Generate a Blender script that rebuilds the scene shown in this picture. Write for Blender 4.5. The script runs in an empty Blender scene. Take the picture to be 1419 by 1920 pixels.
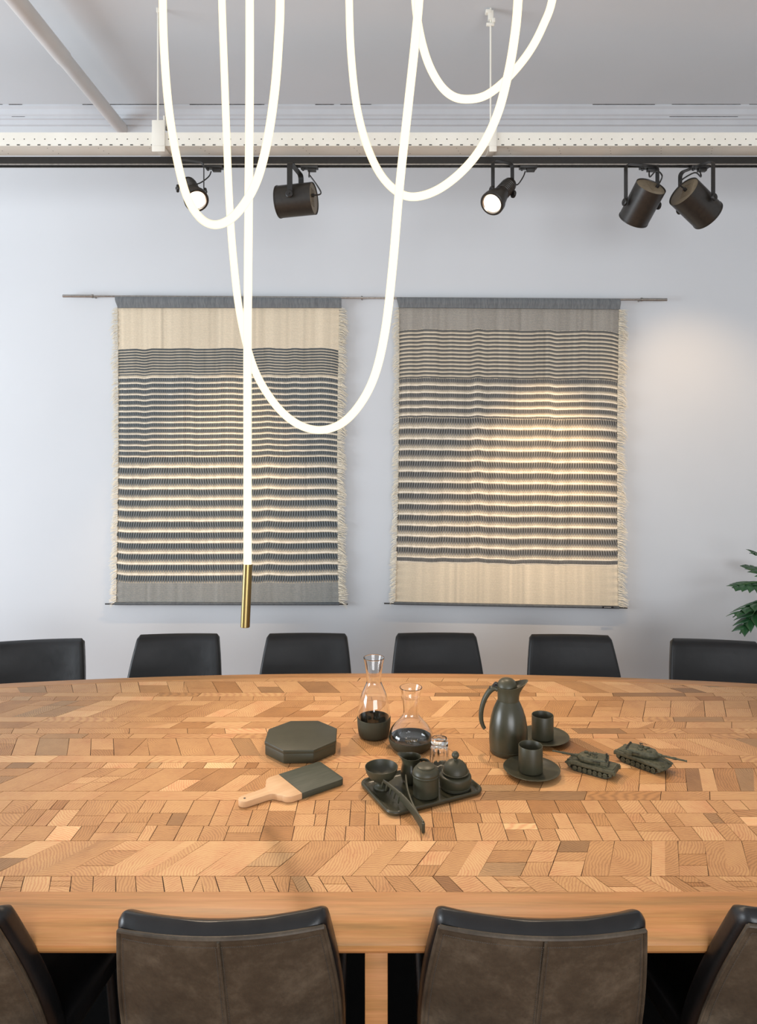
import bpy, bmesh, math, random
import numpy as np
from mathutils import Vector, Matrix, noise
random.seed(7)
PI = math.pi
# ------------------------------------------------------------------ camera, light, exposure
F, HX, HY, CZ = 1300.0, 709.5, 830.0, 1.76      # focal length in px, principal x, horizon y, camera height
sc = bpy.context.scene
cam = bpy.data.cameras.new('camera'); camo = bpy.data.objects.new('camera', cam)
sc.collection.objects.link(camo); sc.camera = camo
camo.location = (0, 0, CZ); camo.rotation_euler = (PI/2, 0, 0)
cam.sensor_width = 36; cam.lens = F/1920*36; cam.shift_y = -(960-HY)/1920
cam.clip_start = 0.05
sc.view_settings.view_transform = 'Standard'; sc.view_settings.look = 'None'
sc.view_settings.gamma = 1; sc.view_settings.use_curve_mapping = False
sc.view_settings.exposure = 0.18
w = bpy.data.worlds.new('world'); sc.world = w; w.use_nodes = True
w.node_tree.nodes['Background'].inputs[0].default_value = (0.95, 0.97, 0.99, 1)
w.node_tree.nodes['Background'].inputs[1].default_value = 0.50

def area_light(name, loc, target, sx, sy, power, color):
    l = bpy.data.lights.new(name, 'AREA'); l.shape = 'RECTANGLE'; l.size = sx; l.size_y = sy
    l.energy = power; l.color = color
    o = bpy.data.objects.new(name, l); sc.collection.objects.link(o); o.location = loc
    d = Vector(target)-Vector(loc); o.rotation_euler = d.to_track_quat('-Z', 'Y').to_euler()
    return o
area_light('window_and_fill_light', (-6.2, 0.9, 1.5), (0.3, 2.9, 2.4), 3.0, 2.4, 300, (0.84, 0.92, 1.0))  # cool daylight from the window on the left
area_light('window_and_fill_light', (1.2, -3.6, 1.4), (0.3, 2.6, 2.7), 3.6, 2.0, 175, (0.93, 0.96, 1.0))  # fill light added behind the camera, no known window there

def spot_light(name, loc, target, power, angle, blend, color, rad=0.03):
    l = bpy.data.lights.new(name, 'SPOT'); l.energy = power; l.spot_size = math.radians(angle)
    l.spot_blend = blend; l.color = color; l.shadow_soft_size = rad
    o = bpy.data.objects.new(name, l); sc.collection.objects.link(o); o.location = loc
    o.rotation_euler = (Vector(target)-Vector(loc)).to_track_quat('-Z', 'Y').to_euler()
    return o
WARM = (1.0, 0.68, 0.38); WARM2 = (1.0, 0.78, 0.56)

# ------------------------------------------------------------------ helpers
C = sc.collection
def U(px, py, d): return Vector(((px-HX)*d/F, d, CZ-(py-HY)*d/F))
def lin(c):
    return tuple(((x/255)/12.92 if x/255 <= .04045 else ((x/255+.055)/1.055)**2.4) for x in c)+(1,)
class N:
    def __init__(s, name):
        s.m = bpy.data.materials.new(name); s.m.use_nodes = True; s.t = s.m.node_tree
        s.b = s.t.nodes['Principled BSDF']
    def n(s, typ, **k):
        o = s.t.nodes.new(typ)
        for a, b in k.items():
            if a.startswith('i_'):
                key = a[2:].replace('_', ' ')
                o.inputs[int(key) if key.isdigit() else key].default_value = b
            else: setattr(o, a, b)
        return o
    def l(s, a, b): s.t.links.new(a, b)
    def ramp(s, fac, stops):
        r = s.n('ShaderNodeValToRGB'); s.l(fac, r.inputs[0]); e = r.color_ramp.elements
        e[0].position, e[0].color = stops[0]; e[1].position, e[1].color = stops[-1]
        for p, c in stops[1:-1]:
            q = e.new(p); q.color = c
        return r.outputs[0]
    def noise(s, scale, detail=4, vec=None, mapping=None, rough=.5):
        t = s.n('ShaderNodeTexNoise'); t.inputs['Scale'].default_value = scale; t.inputs['Detail'].default_value = detail
        t.inputs['Roughness'].default_value = rough
        if vec is None: vec = s.n('ShaderNodeTexCoord').outputs['Object']
        if mapping:
            mp = s.n('ShaderNodeMapping'); mp.inputs['Scale'].default_value = mapping; s.l(vec, mp.inputs[0]); vec = mp.outputs[0]
        s.l(vec, t.inputs['Vector']); return t.outputs['Fac']
    def bump(s, h, strength=.2, dist=.002):
        b = s.n('ShaderNodeBump'); b.inputs['Strength'].default_value = strength; b.inputs['Distance'].default_value = dist
        s.l(h, b.inputs['Height']); s.l(b.outputs[0], s.b.inputs['Normal'])
    def col(s, c): s.b.inputs['Base Color'].default_value = lin(c)
    def set(s, rough=None, metal=None, spec=None):
        if rough is not None: s.b.inputs['Roughness'].default_value = rough
        if metal is not None: s.b.inputs['Metallic'].default_value = metal
        if spec is not None: s.b.inputs['Specular IOR Level'].default_value = spec
        return s
def vary(name, c1, c2, scale, rough=.5, metal=0, bump=None, mapping=None, spec=None, detail=4):
    k = N(name); f = k.noise(scale, detail, mapping=mapping)
    k.l(k.ramp(f, [(.3, lin(c1)), (.7, lin(c2))]), k.b.inputs['Base Color'])
    if bump: k.bump(k.noise(bump[0], 6), bump[1], bump[2])
    k.set(rough, metal, spec); return k.m
M = {}
M['wall'] = vary('wall_paint', (198, 201, 204), (202, 205, 208), 1.2, .8, bump=(160, .12, .001))
M['ceiling'] = vary('ceiling_paint', (204, 208, 211), (209, 212, 215), 1.5, .85, bump=(90, .1, .001))
M['cornice'] = vary('cornice_paint', (192, 195, 199), (198, 201, 205), 9, .7, bump=(60, .08, .001))
M['crack'] = vary('paint_crack', (60, 60, 62), (110, 110, 110), 40, .9)
M['pipe'] = vary('pipe_paint', (196, 193, 190), (206, 203, 200), 4, .5)
M['tray_white'] = vary('enamelled_steel', (222, 219, 208), (230, 228, 218), 5, .45)
M['hole'] = vary('punched_hole', (50, 50, 48), (80, 78, 74), 30, .9)
M['black_metal'] = vary('black_powder_coat', (24, 23, 22), (32, 30, 28), 60, .42)
M['lamp_black'] = vary('lamp_housing_paint', (34, 31, 28), (44, 40, 35), 60, .38)
M['lamp_cap'] = vary('lamp_rear_cap', (110, 98, 80), (130, 118, 98), 20, .5)
M['floor_shade'] = vary('floor_shade_black', (8, 8, 8), (12, 12, 11), 30, .9, spec=.1)  # near-black colour for the added plate that darkens the floor
M['steel'] = vary('brushed_steel', (150, 146, 140), (175, 170, 164), 80, .3, 1)
M['brass'] = vary('brushed_brass', (122, 104, 64), (148, 128, 84), 30, .28, 1, mapping=(1, 1, .05))
M['olive'] = vary('olive_matt_paint', (62, 60, 45), (68, 66, 50), 25, .42, spec=.42)
M['olive_gloss'] = vary('olive_satin_paint', (58, 56, 42), (66, 64, 48), 30, .28, spec=.5)
M['silicone'] = vary('olive_silicone', (64, 62, 48), (70, 68, 53), 25, .6, spec=.3)
M['tank'] = vary('olive_model_paint', (62, 62, 45), (92, 90, 68), 120, .6)
M['tank_dark'] = vary('dark_track_rubber', (44, 43, 33), (62, 60, 47), 200, .7)
M['board_wood'] = vary('beech_wood', (212, 168, 124), (226, 186, 142), 8, .5, mapping=(1, 10, 4), bump=(40, .1, .0005))
M['board_paint'] = vary('painted_board', (56, 60, 46), (72, 74, 60), 14, .55, mapping=(1, 7, 1))
M['gold'] = vary('gold_print', (190, 160, 90), (200, 170, 100), 30, .4, 1)
M['dowel'] = vary('grey_dowel_cloth', (74, 78, 82), (92, 96, 98), 60, .7)
M['fringe'] = vary('wool_fringe', (218, 207, 184), (232, 222, 202), 60, .9)
M['label_black'] = vary('woven_label', (22, 22, 24), (28, 28, 30), 60, .8)
M['label_white'] = vary('label_thread', (180, 180, 178), (190, 190, 188), 60, .8)
M['leaf'] = vary('leaf_green', (26, 62, 34), (44, 88, 48), 9, .38, bump=(50, .2, .001))
M['stem'] = vary('stem_green', (52, 84, 44), (66, 98, 52), 12, .5)
M['pot'] = vary('grey_clay_pot', (96, 96, 94), (112, 112, 108), 10, .7)
M['soil'] = vary('potting_soil', (40, 30, 22), (60, 46, 34), 80, .95)
M['thread'] = vary('stitch_thread', (60, 58, 54), (74, 70, 66), 60, .8)
M['chair_leg'] = vary('black_steel_leg', (20, 20, 20), (28, 28, 28), 30, .4, .6)
M['leather'] = (lambda k: (k.l(k.ramp(k.noise(7, 8, rough=.65), [(.35, lin((15, 16, 17))), (.62, lin((23, 23, 24))), (.8, lin((42, 40, 39)))]), k.b.inputs['Base Color']),
    k.bump(k.noise(60, 8, rough=.7), .22, .002), k.l(k.ramp(k.noise(11, 8, rough=.7), [(.3, (.26,)*3+(1,)), (.7, (.46,)*3+(1,))]), k.b.inputs['Roughness']), k.m)[-1])(N('black_leather'))
def worn():
    k = N('worn_leather'); f = k.noise(7, 12, rough=.78); g = k.noise(45, 8, rough=.8)
    a = k.ramp(f, [(.3, lin((54, 47, 38))), (.5, lin((76, 67, 55))), (.74, lin((112, 101, 86)))])
    b = k.ramp(g, [(.35, lin((112, 110, 107))), (.70, lin((166, 162, 156)))])
    mx = k.n('ShaderNodeMix', data_type='RGBA', blend_type='OVERLAY'); mx.inputs[0].default_value = .55
    k.l(a, mx.inputs[6]); k.l(b, mx.inputs[7]); k.l(mx.outputs[2], k.b.inputs['Base Color'])
    k.bump(g, .25, .001); k.set(.46); return k.m
M['worn'] = worn()
def glass():
    k = N('clear_glass'); k.b.inputs['Base Color'].default_value = (1, 1, 1, 1)
    k.b.inputs['Transmission Weight'].default_value = 1; k.b.inputs['Roughness'].default_value = 0.0
    k.b.inputs['IOR'].default_value = 1.46
    return k.m
M['glass'] = glass()
def emis(name, c, s, edge=None):
    k = N(name); t = k.t; e = k.n('ShaderNodeEmission'); e.inputs[1].default_value = s
    if edge:
        lw = k.n('ShaderNodeLayerWeight'); lw.inputs[0].default_value = .35
        nz = k.noise(14, 3)
        k.l(k.ramp(lw.outputs['Facing'], [(0.0, c), (.35, c), (.75, tuple(.55*p+.45*q for p, q in zip(c, edge))), (1.0, edge)]), e.inputs[0])
    else: e.inputs[0].default_value = c
    k.l(e.outputs[0], t.nodes['Material Output'].inputs[0]); return k.m
M['tube'] = emis('glowing_silicone', (1, .90, .66, 1), 1.3, (.85, .58, .24, 1))
M['lens_on'] = emis('lit_lens', (1, .93, .82, 1), 4)
M['lens_ring'] = vary('lens_reflector', (190, 176, 160), (210, 196, 180), 20, .3, .8)
def frame_wood():
    k = N('oiled_oak_frame'); f = k.noise(3.0, 6, mapping=(.7, 14, 14), rough=.6); g = k.noise(30, 6, mapping=(.25, 12, 12), rough=.7)
    a = k.ramp(f, [(.3, lin((188, 140, 82))), (.5, lin((208, 161, 97))), (.7, lin((220, 176, 114)))])
    b = k.ramp(g, [(.4, lin((112, 110, 108))), (.65, lin((146, 144, 142)))])
    mx = k.n('ShaderNodeMix', data_type='RGBA', blend_type='OVERLAY'); mx.inputs[0].default_value = .6
    k.l(a, mx.inputs[6]); k.l(b, mx.inputs[7]); k.l(mx.outputs[2], k.b.inputs['Base Color'])
    k.bump(g, .15, .001); k.set(.42); return k.m
M['frame'] = frame_wood()
def parquet():
    k = N('end_grain_oak'); at = k.n('ShaderNodeVertexColor', layer_name='tone'); uv = k.n('ShaderNodeUVMap', uv_map='grain')
    nz = k.n('ShaderNodeTexNoise'); nz.inputs['Scale'].default_value = 12; nz.inputs['Detail'].default_value = 3
    k.l(uv.outputs[0], nz.inputs['Vector'])
    wv = k.n('ShaderNodeTexWave', wave_type='RINGS', rings_direction='Z'); wv.inputs['Scale'].default_value = 44
    wv.inputs['Distortion'].default_value = 9.0; wv.inputs['Detail'].default_value = 4; wv.inputs['Detail Scale'].default_value = .5
    wv.inputs['Detail Roughness'].default_value = .6
    k.l(uv.outputs[0], wv.inputs['Vector'])
    r = k.ramp(wv.outputs['Fac'], [(0.0, (.36, .35, .34, 1)), (.45, (.49, .49, .49, 1)), (1, (.56, .56, .56, 1))])
    n2 = k.noise(6, 6, vec=uv.outputs[0], rough=.7)
    r2 = k.ramp(n2, [(.30, (.34, .32, .30, 1)), (.5, (.48, .48, .48, 1)), (.7, (.58, .58, .58, 1))])
    m1 = k.n('ShaderNodeMix', data_type='RGBA', blend_type='OVERLAY'); m1.inputs[0].default_value = .8
    k.l(at.outputs[0], m1.inputs[6]); k.l(r, m1.inputs[7])
    m2 = k.n('ShaderNodeMix', data_type='RGBA', blend_type='OVERLAY'); m2.inputs[0].default_value = .8
    k.l(m1.outputs[2], m2.inputs[6]); k.l(r2, m2.inputs[7]); k.l(m2.outputs[2], k.b.inputs['Base Color'])
    k.bump(wv.outputs['Fac'], .1, .0008); k.set(.46); return k.m
M['parquet'] = parquet()
M['groove'] = vary('dark_groove', (44, 26, 12), (60, 38, 18), 30, .8)
def plank_floor():
    k = N('wooden_floor'); tc = k.n('ShaderNodeTexCoord'); br = k.n('ShaderNodeTexBrick'); k.l(tc.outputs['Object'], br.inputs['Vector'])
    br.inputs['Scale'].default_value = 1; br.inputs['Brick Width'].default_value = .6; br.inputs['Row Height'].default_value = .09
    br.inputs['Mortar Size'].default_value = .002; br.inputs['Color1'].default_value = lin((150, 96, 52)); br.inputs['Color2'].default_value = lin((176, 118, 68))
    br.inputs['Mortar'].default_value = lin((50, 30, 16)); k.l(br.outputs[0], k.b.inputs['Base Color']); k.set(.4); return k.m
M['floor'] = plank_floor()
def cloth(name):
    k = N(name); at = k.n('ShaderNodeVertexColor', layer_name='yarn'); k.l(at.outputs[0], k.b.inputs['Base Color']); k.set(.9, spec=.15); return k.m
M['weave'] = cloth('woven_yarn')
M['sleeve_cloth'] = vary('grey_sleeve_cloth', (94, 97, 99), (118, 121, 122), 50, .9, mapping=(3, 1, .2))

class MB:
    def __init__(s): s.v = []; s.f = []
    def add(s, vs, fs, mat=None):
        b = len(s.v); s.v += [tuple(mat @ Vector(p)) if mat else tuple(p) for p in vs]; s.f += [tuple(i+b for i in f) for f in fs]; return s
    def loft(s, loops, closed=True, cap0=True, cap1=True, mat=None, wrap=False):
        n = len(loops[0]); vs = [p for l in loops for p in l]; fs = []
        m = len(loops)
        for i in range(m if wrap else m-1):
            i2 = (i+1) % m
            for j in range(n if closed else n-1):
                j2 = (j+1) % n; fs.append((i*n+j, i*n+j2, i2*n+j2, i2*n+j))
        if cap0 and not wrap: fs.append(tuple(range(n-1, -1, -1)))
        if cap1 and not wrap: fs.append(tuple((m-1)*n+j for j in range(n)))
        return s.add(vs, fs, mat)
    def lathe(s, prof, seg=48, mat=None, cap0=True, cap1=True):
        loops = [[(r*math.cos(2*PI*j/seg), r*math.sin(2*PI*j/seg), z) for j in range(seg)] for r, z in prof]
        return s.loft(loops, True, cap0 and prof[0][0] > 1e-6, cap1 and prof[-1][0] > 1e-6, mat)
    def tube(s, pts, r, seg=10, mat=None, caps=True, sect=None, up=None):
        P = [Vector(p) for p in pts]; n = len(P); loops = []; ref = None
        for i in range(n):
            t = (P[min(i+1, n-1)]-P[max(i-1, 0)]).normalized()
            if ref is None:
                a = Vector(up) if up is not None else (Vector((0, 0, 1)) if abs(t.z) < .9 else Vector((1, 0, 0)))
            else: a = ref
            x = (a - t*a.dot(t)).normalized(); ref = x; y = t.cross(x)
            rr = r[i] if isinstance(r, (list, tuple)) else r
            if sect: loops.append([P[i]+x*(q[0]*rr)+y*(q[1]*rr) for q in sect])
            else: loops.append([P[i]+x*(rr*math.cos(2*PI*j/seg))+y*(rr*math.sin(2*PI*j/seg)) for j in range(seg)])
        return s.loft(loops, True, caps, caps, mat)
    def box(s, c, h, mat=None):
        x, y, z = c; a, b, d = h
        vs = [(x+i*a, y+j*b, z+k*d) for k in (-1, 1) for j in (-1, 1) for i in (-1, 1)]
        return s.add(vs, [(0, 2, 3, 1), (4, 5, 7, 6), (0, 1, 5, 4), (2, 6, 7, 3), (0, 4, 6, 2), (1, 3, 7, 5)], mat)
    def prism(s, poly, z0, z1, mat=None):
        n = len(poly); return s.loft([[(x, y, z0) for x, y in poly], [(x, y, z1) for x, y in poly]], mat=mat)
    def build(s, name, mat, parent=None, ang=35, bevel=0, bseg=2, fix=True):
        me = bpy.data.meshes.new(name); me.from_pydata(s.v, [], s.f)
        if fix or bevel:
            bm = bmesh.new(); bm.from_mesh(me)
            bmesh.ops.recalc_face_normals(bm, faces=bm.faces)
            if bevel:
                ed = [e for e in bm.edges if len(e.link_faces) == 2 and e.calc_face_angle(0) > math.radians(28)]
                bmesh.ops.bevel(bm, geom=ed, offset=bevel, segments=bseg, affect='EDGES', profile=.5, clamp_overlap=True)
            bm.to_mesh(me); bm.free()
        me.polygons.foreach_set('use_smooth', [True]*len(me.polygons)); me.set_sharp_from_angle(angle=math.radians(ang))
        me.materials.append(mat); o = bpy.data.objects.new(name, me); C.objects.link(o)
        if parent is not None: o.parent = parent
        return o
def tag(o, label, cat, group=None):
    o['label'] = label; o['category'] = cat
    if group: o['group'] = group
    return o
def thing(name, label, cat, loc=(0, 0, 0), rz=0, group=None):
    o = bpy.data.objects.new(name, None); C.objects.link(o); o.empty_display_size = .05
    o.location = loc; o.rotation_euler = (0, 0, rz); return tag(o, label, cat, group)
def struct(o): o['kind'] = 'structure'; return o
def dup(o, parent=None):
    c = o.copy(); C.objects.link(c)
    if parent is not None: c.parent = parent
    for ch in list(o.children): dup(ch, c)
    return c
def catmull(pts, sub=8):
    P = [Vector(p) for p in pts]; out = []
    for i in range(len(P)-1):
        p0, p1, p2, p3 = P[max(i-1, 0)], P[i], P[i+1], P[min(i+2, len(P)-1)]
        for k in range(sub):
            t = k/sub
            out.append(.5*((2*p1)+(-p0+p2)*t+(2*p0-5*p1+4*p2-p3)*t*t+(-p0+3*p1-3*p2+p3)*t**3))
    out.append(P[-1]); return out
def rrect(hx, hy, r, n=6, cx=0, cy=0):
    out = []
    for qx, qy, a0 in ((1, 1, 0), (-1, 1, 90), (-1, -1, 180), (1, -1, 270)):
        for k in range(n+1):
            a = math.radians(a0+90*k/n); out.append((cx+qx*(hx-r)+r*math.cos(a), cy+qy*(hy-r)+r*math.sin(a)))
    return out
def frame_mat(origin, zaxis, xhint):
    z = Vector(zaxis).normalized(); x = Vector(xhint); x = (x-z*x.dot(z)).normalized(); y = z.cross(x)
    m = Matrix((x, y, z)).transposed().to_4x4(); m.translation = origin; return m
SECT = [(1, .5), (1, -.5), (-1, -.5), (-1, .5)]

# ------------------------------------------------------------------ room
WY, CEIL = 4.2, 3.78
struct(MB().box((0, 1.4, -.05), (5, 3.1, .05)).build('floor', M['floor']))
struct(MB().box((0, WY+.05, CEIL/2), (5, .05, CEIL/2)).build('wall_back', M['wall']))
struct(MB().box((0, 1.4, CEIL+.05), (5, 3.1, .05)).build('ceiling', M['ceiling']))
b = MB()    # plaster cornice profile, run along the wall
prof = [(0, 0), (-.062, 0), (-.062, -.012), (-.048, -.022), (-.042, -.05), (-.030, -.058), (-.030, -.070), (-.018, -.074), (-.014, -.10), (0, -.104)]
b.loft([[(x, WY+py, CEIL+pz) for py, pz in prof] for x in (-5, 5)])
cn = struct(b.build('trim_1', M['cornice'], ang=20))
b = MB(); rr = random.Random(3)
x = -2.4
while x < 2.4:
    L = rr.uniform(.05, .5)
    if rr.random() < .78: b.box((x+L/2, WY-.0628, CEIL-.0015), (L/2, .0008, rr.uniform(.0012, .0030)))
    if rr.random() < .35: b.box((x+L/2, WY-.0305, CEIL-.0595), (L/2, .0012, rr.uniform(.0006, .0015)))
    x += L+rr.uniform(0, .06)
struct(b.build('trim_2', M['crack']))

# ------------------------------------------------------------------ ceiling pipe
pz, px_ = 3.66, -1.555
t = thing('ceiling_pipe', 'pale painted round pipe running under the ceiling towards the wall', 'pipe', (px_, 3.0, pz))
MB().tube([(0, -1.6, 0), (0, .42, 0)], .041, 32).build('pipe_section', M['pipe'], t)
MB().tube([(0, .42, 0), (0, 1.2, 0)], .037, 32).build('pipe_section', M['pipe'], t)
b = MB()
for yy in (-1.0,): b.box((0, yy, .065), (.006, .01, .055)); b.tube([(0, yy-.008, 0), (0, yy+.008, 0)], .044, 24)
b.build('pipe_clamp', M['pipe'], t)

# ------------------------------------------------------------------ cable tray + lighting track
TX0, TX1 = -3.2, 3.2
tz0, tz1 = 3.131, 3.190
t = thing('cable_tray', 'cream perforated steel cable tray hung below the ceiling across the room', 'cable tray', (0, 3.2, tz0))
b = MB(); b.loft([[(x, 0, 0), (x, 0, .059), (x, -.004, .059), (x, -.004, -.003), (x, .105, -.003), (x, .105, .059), (x, .101, .059), (x, .101, 0)] for x in (TX0, TX1)])
nf = len(b.f); x = TX0
i = 0
while x < TX1:
    b.add([(x+.0028*math.cos(a*PI/4), -.0045, .028+.0028*math.sin(a*PI/4)) for a in range(8)], [tuple(range(8))])
    b.box((x+.02, -.0045, .0015), (.0065, .0006, .0022))
    if i % 5 == 0:
        for q in range(3): b.add([(x+q*.012+.0025*math.cos(a*PI/3), .02+q*.03+.0025*math.sin(a*PI/3), -.0035) for a in range(6)], [tuple(range(6))])
    x += .0475; i += 1
tc_ = b.build('tray_channel', M['tray_white'], t, fix=False); tc_.data.materials.append(M['hole'])
for p_ in tc_.data.polygons[nf:]: p_.material_index = 1
for hx, tall in ((-1.012, .085), (.527, .075)):
    b = MB(); b.box((hx, -.009, .028+tall/2-.03), (.030 if hx < 0 else .017, .004, .03+tall/2)); b.box((hx, .045, -.006), (.026 if hx < 0 else .017, .06, .002))
    b.box((hx+.025*(hx < 0), .02, .06+tall-.03), (.004, .03, .02))
    hg = b.build('tray_hanger', M['tray_white'], t, bevel=.002)
    MB().lathe([(.008, 0), (.008, .012), (.004, .014), (.004, .03)], 12, Matrix.Translation((hx+.03*(hx < 0), .02, tall-.005))).build('hanger_bolt', M['steel'], hg)
for wx, zoff in ((-1.025, 0), (.5215, 0)):
    t2 = thing('suspension_rod', 'thin ceiling rod above the cable tray, ' + ('left, behind the leftmost loop' if wx < 0 else 'right, with white clamp on top'), 'rod', (wx, 3.225, 3.2), group=None)
    MB().tube([(0, 0, -.02), (0, 0, .585)], .0045, 8).build('wire', M['tray_white'], t2)
    if wx > 0:
        b = MB(); b.box((0, 0, .545), (.012, .01, .022)); b.box((.012, -.004, .52), (.008, .008, .010)); b.tube([(-.02, 0, .505), (.016, 0, .505)], .009, 10); b.box((-.012, 0, .562), (.012, .012, .008))
        b.build('ceiling_clamp', M['tray_white'], t2, bevel=.002)
    else: MB().box((0, 0, .57), (.007, .007, .012)).build('ceiling_clamp', M['tray_white'], t2, bevel=.002)
t = thing('lighting_track', 'long black electrified track fixed under the cable tray', 'lighting track', (0, 3.32, 3.085))
b = MB(); b.loft([[(x, -.02, .036), (x, -.02, .004), (x, -.013, .004), (x, -.013, .020), (x, .013, .020), (x, .013, .004), (x, .02, .004), (x, .02, .036)] for x in (TX0, TX1)])
b.build('track_rail', M['black_metal'], t)
b = MB(); b.box((0, -.0165, .001), (3.2, .0025, .003)); b.box((0, .0165, .001), (3.2, .0025, .003)); b.build('track_lip', M['steel'], t)
TRK = Vector((0, 3.32, 3.087))

# ------------------------------------------------------------------ track spotlights
def adapter(t, ax, root):
    b = MB(); z = TRK.z-root.z
    b.box((ax-root.x, 0, z-.006), (.042, .017, .010)); b.box((ax-root.x+.012, 0, z-.021), (.020, .012, .008)); b.box((ax-root.x-.03, -.003, z-.019), (.005, .008, .006))
    return b.build('track_adapter', M['black_metal'], t, bevel=.002)
def yoke(t, piv, pdir, half, ztop, root, wdt=.013):
    p = Vector(pdir).normalized(); q = p.cross(Vector((0, 0, 1))).normalized()
    pts = []; r = .02
    A = piv+p*half; B = piv-p*half
    pts = [A, A+Vector((0, 0, ztop-A.z-r))]
    for k in range(1, 5): a = k*PI/8; pts.append(Vector((A.x, A.y, 0))-p*r*(1-math.cos(a))+Vector((0, 0, ztop-r+r*math.sin(a))))
    for k in range(0, 4): a = PI/2-k*PI/8; pts.append(Vector((B.x, B.y, 0))+p*r*(1-math.cos(a))+Vector((0, 0, ztop-r+r*math.sin(a))))
    pts += [B+Vector((0, 0, ztop-B.z-r)), B]
    b = MB(); n = len(pts); loops = []
    for i in range(n):
        tt = (pts[min(i+1, n-1)]-pts[max(i-1, 0)]).normalized(); nn = q.cross(tt).normalized()
        loops.append([pts[i]-root+q*wdt*sx+nn*.0018*sy for sx, sy in ((1, 1), (1, -1), (-1, -1), (-1, 1))])
    b.loft(loops)
    yk = b.build('yoke_bracket', M['black_metal'], t)
    for s in (1, -1):
        c = piv+p*s*(half+.002)-root
        MB().lathe([(.015, -.002), (.018, .001), (.018, .008), (.014, .011), (.006, .011), (.005, .014), (.001, .014)], 20, frame_mat(c, p*s, (0, 0, 1))).build('pivot_knob', M['black_metal'], t)
def can_spot(label, cap, end, R, pdir, ax, ctw, group):
    cap = U(*cap); end = U(*end); L = (end-cap).length; a = (end-cap).normalized(); root = Vector((ax, TRK.y, TRK.z))
    t = thing('track_spotlight', label, 'spotlight', root, group=group)
    m = frame_mat(cap-root, a, pdir)
    MB().lathe([(R*.965, .004), (R, .0), (R, L-.006), (R*1.02, L-.006), (R*1.02, L), (R*.96, L), (R*.93, L-.05), (R*.3, L-.09), (.001, L-.09)], 48, m, cap0=False).build('housing', M['lamp_black'], t)
    b = MB(); b.lathe([(.001, .003), (R*.90, .003), (R*.97, .006), (R*.97, .010)], 48, m)
    for k in range(10): b.box((R*.25, -R*.5+k*R*.11, .002), (R*.35, R*.02, .0012), m)
    b.build('rear_cap', M['lamp_cap'], t)
    p = Vector(pdir); p = (p-a*p.dot(a)); p.z *= .3; p.normalize()
    piv = cap+a*(L*.52)
    yoke(t, piv, p, R+.012, TRK.z-.012, root)
    adapter(t, ax, root)
    ent = cap-root+(m.to_3x3() @ Vector((R*.55, 0, 0)))*ctw
    MB().lathe([(.008, 0), (.008, .012), (.005, .014)], 12, frame_mat(ent, -a, pdir)).build('cable_gland', M['black_metal'], t)
    s = Vector((.0, -.005, -.03))
    pts = catmull([s, s+Vector((0, -.01, -.03)), s*.4+ent*.6+Vector((0, -.03, .035)), ent-a*.045+Vector((0, 0, .01)), ent-a*.012], 8)
    MB().tube(pts, .0035, 8).build('cable', M['black_metal'], t)
    return t, cap, end
G = 'track spotlights on the black rail'
can_spot('wide black can spotlight between the two glowing loops, pointing left', (589, 372, 3.31), (522, 379, 3.345), .075, (.12, -1, 0), (580-HX)*3.32/F, 1, G)
can_spot('black can spotlight right of the lit bulb spotlight, pointing down and left', (1220.6, 349, 3.22), (1187, 412, 3.345), .072, (1, .15, 0), (1216-HX)*3.32/F, .8, G)
can_spot('black can spotlight at the far right end, tilted down to the right', (1281, 359, 3.27), (1327, 404, 3.335), .077, (.75, -.8, 0), (1311-HX)*3.32/F, .3, G)
def par_spot(label, back, lens, pdir, pivf, ax, side):
    back = U(*back); lens = U(*lens); L = (lens-back).length; a = (lens-back).normalized(); root = Vector((ax, TRK.y, TRK.z))
    t = thing('bulb_spotlight', label, 'spotlight', root, group=G); m = frame_mat(back-root, a, pdir)
    R = .056
    pr = [(.02, 0), (.030, .003), (.034, .012), (.034, .03)]
    z = .03
    while z < L*.45: pr += [(.037, z+.002), (.037, z+.006), (.034, z+.008), (.034, z+.012)]; z += .013
    pr += [(.038, L*.52), (.038, L*.60), (.044, L*.66), (.044, L*.80), (R, L*.86), (R+.001, L-.006), (R-.003, L-.001), (R-.009, L-.001), (R-.010, L-.012), (.001, L-.012)]
    MB().lathe(pr, 40, m).build('housing', M['lamp_black'], t, ang=28)
    MB().lathe([(R-.010, L-.003), (R-.014, L-.006), (R-.016, L-.009), (R-.016, L-.011)], 40, m, False, False).build('lens_ring', M['lens_ring'], t)
    MB().lathe([(.001, L-.0062), (.02, L-.0065), (R-.0155, L-.0085)], 40, m).build('lens', M['lens_on'], t)
    yoke(t, back+a*L*pivf, pdir, .056, TRK.z-.004, root, .012)
    adapter(t, ax+side*.115, root)
    s = Vector((side*.10, -.004, -.03)); e = back-root-a*.0
    pts = catmull([s, s+Vector((-.012*side, -.01, -.03)), s*.5+e*.5+Vector((0, -.01, -.035)), e+Vector((side*.02, 0, -.005)), e], 8)
    MB().tube(pts, .003, 8).build('cable', M['black_metal'], t)
    return lens, a
l1 = par_spot('lit bulb spotlight with ribbed body behind the leftmost glowing loop', (352, 342, 3.30), (369, 377, 3.19), (1, .35, 0), .42, (361-HX)*3.32/F, .9)
l3 = par_spot('lit bulb spotlight with ribbed body right of the middle loop, aimed down left', (957, 344, 3.32), (921, 383, 3.19), (1, .5, 0), .42, (945-HX)*3.32/F, 1)
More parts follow.
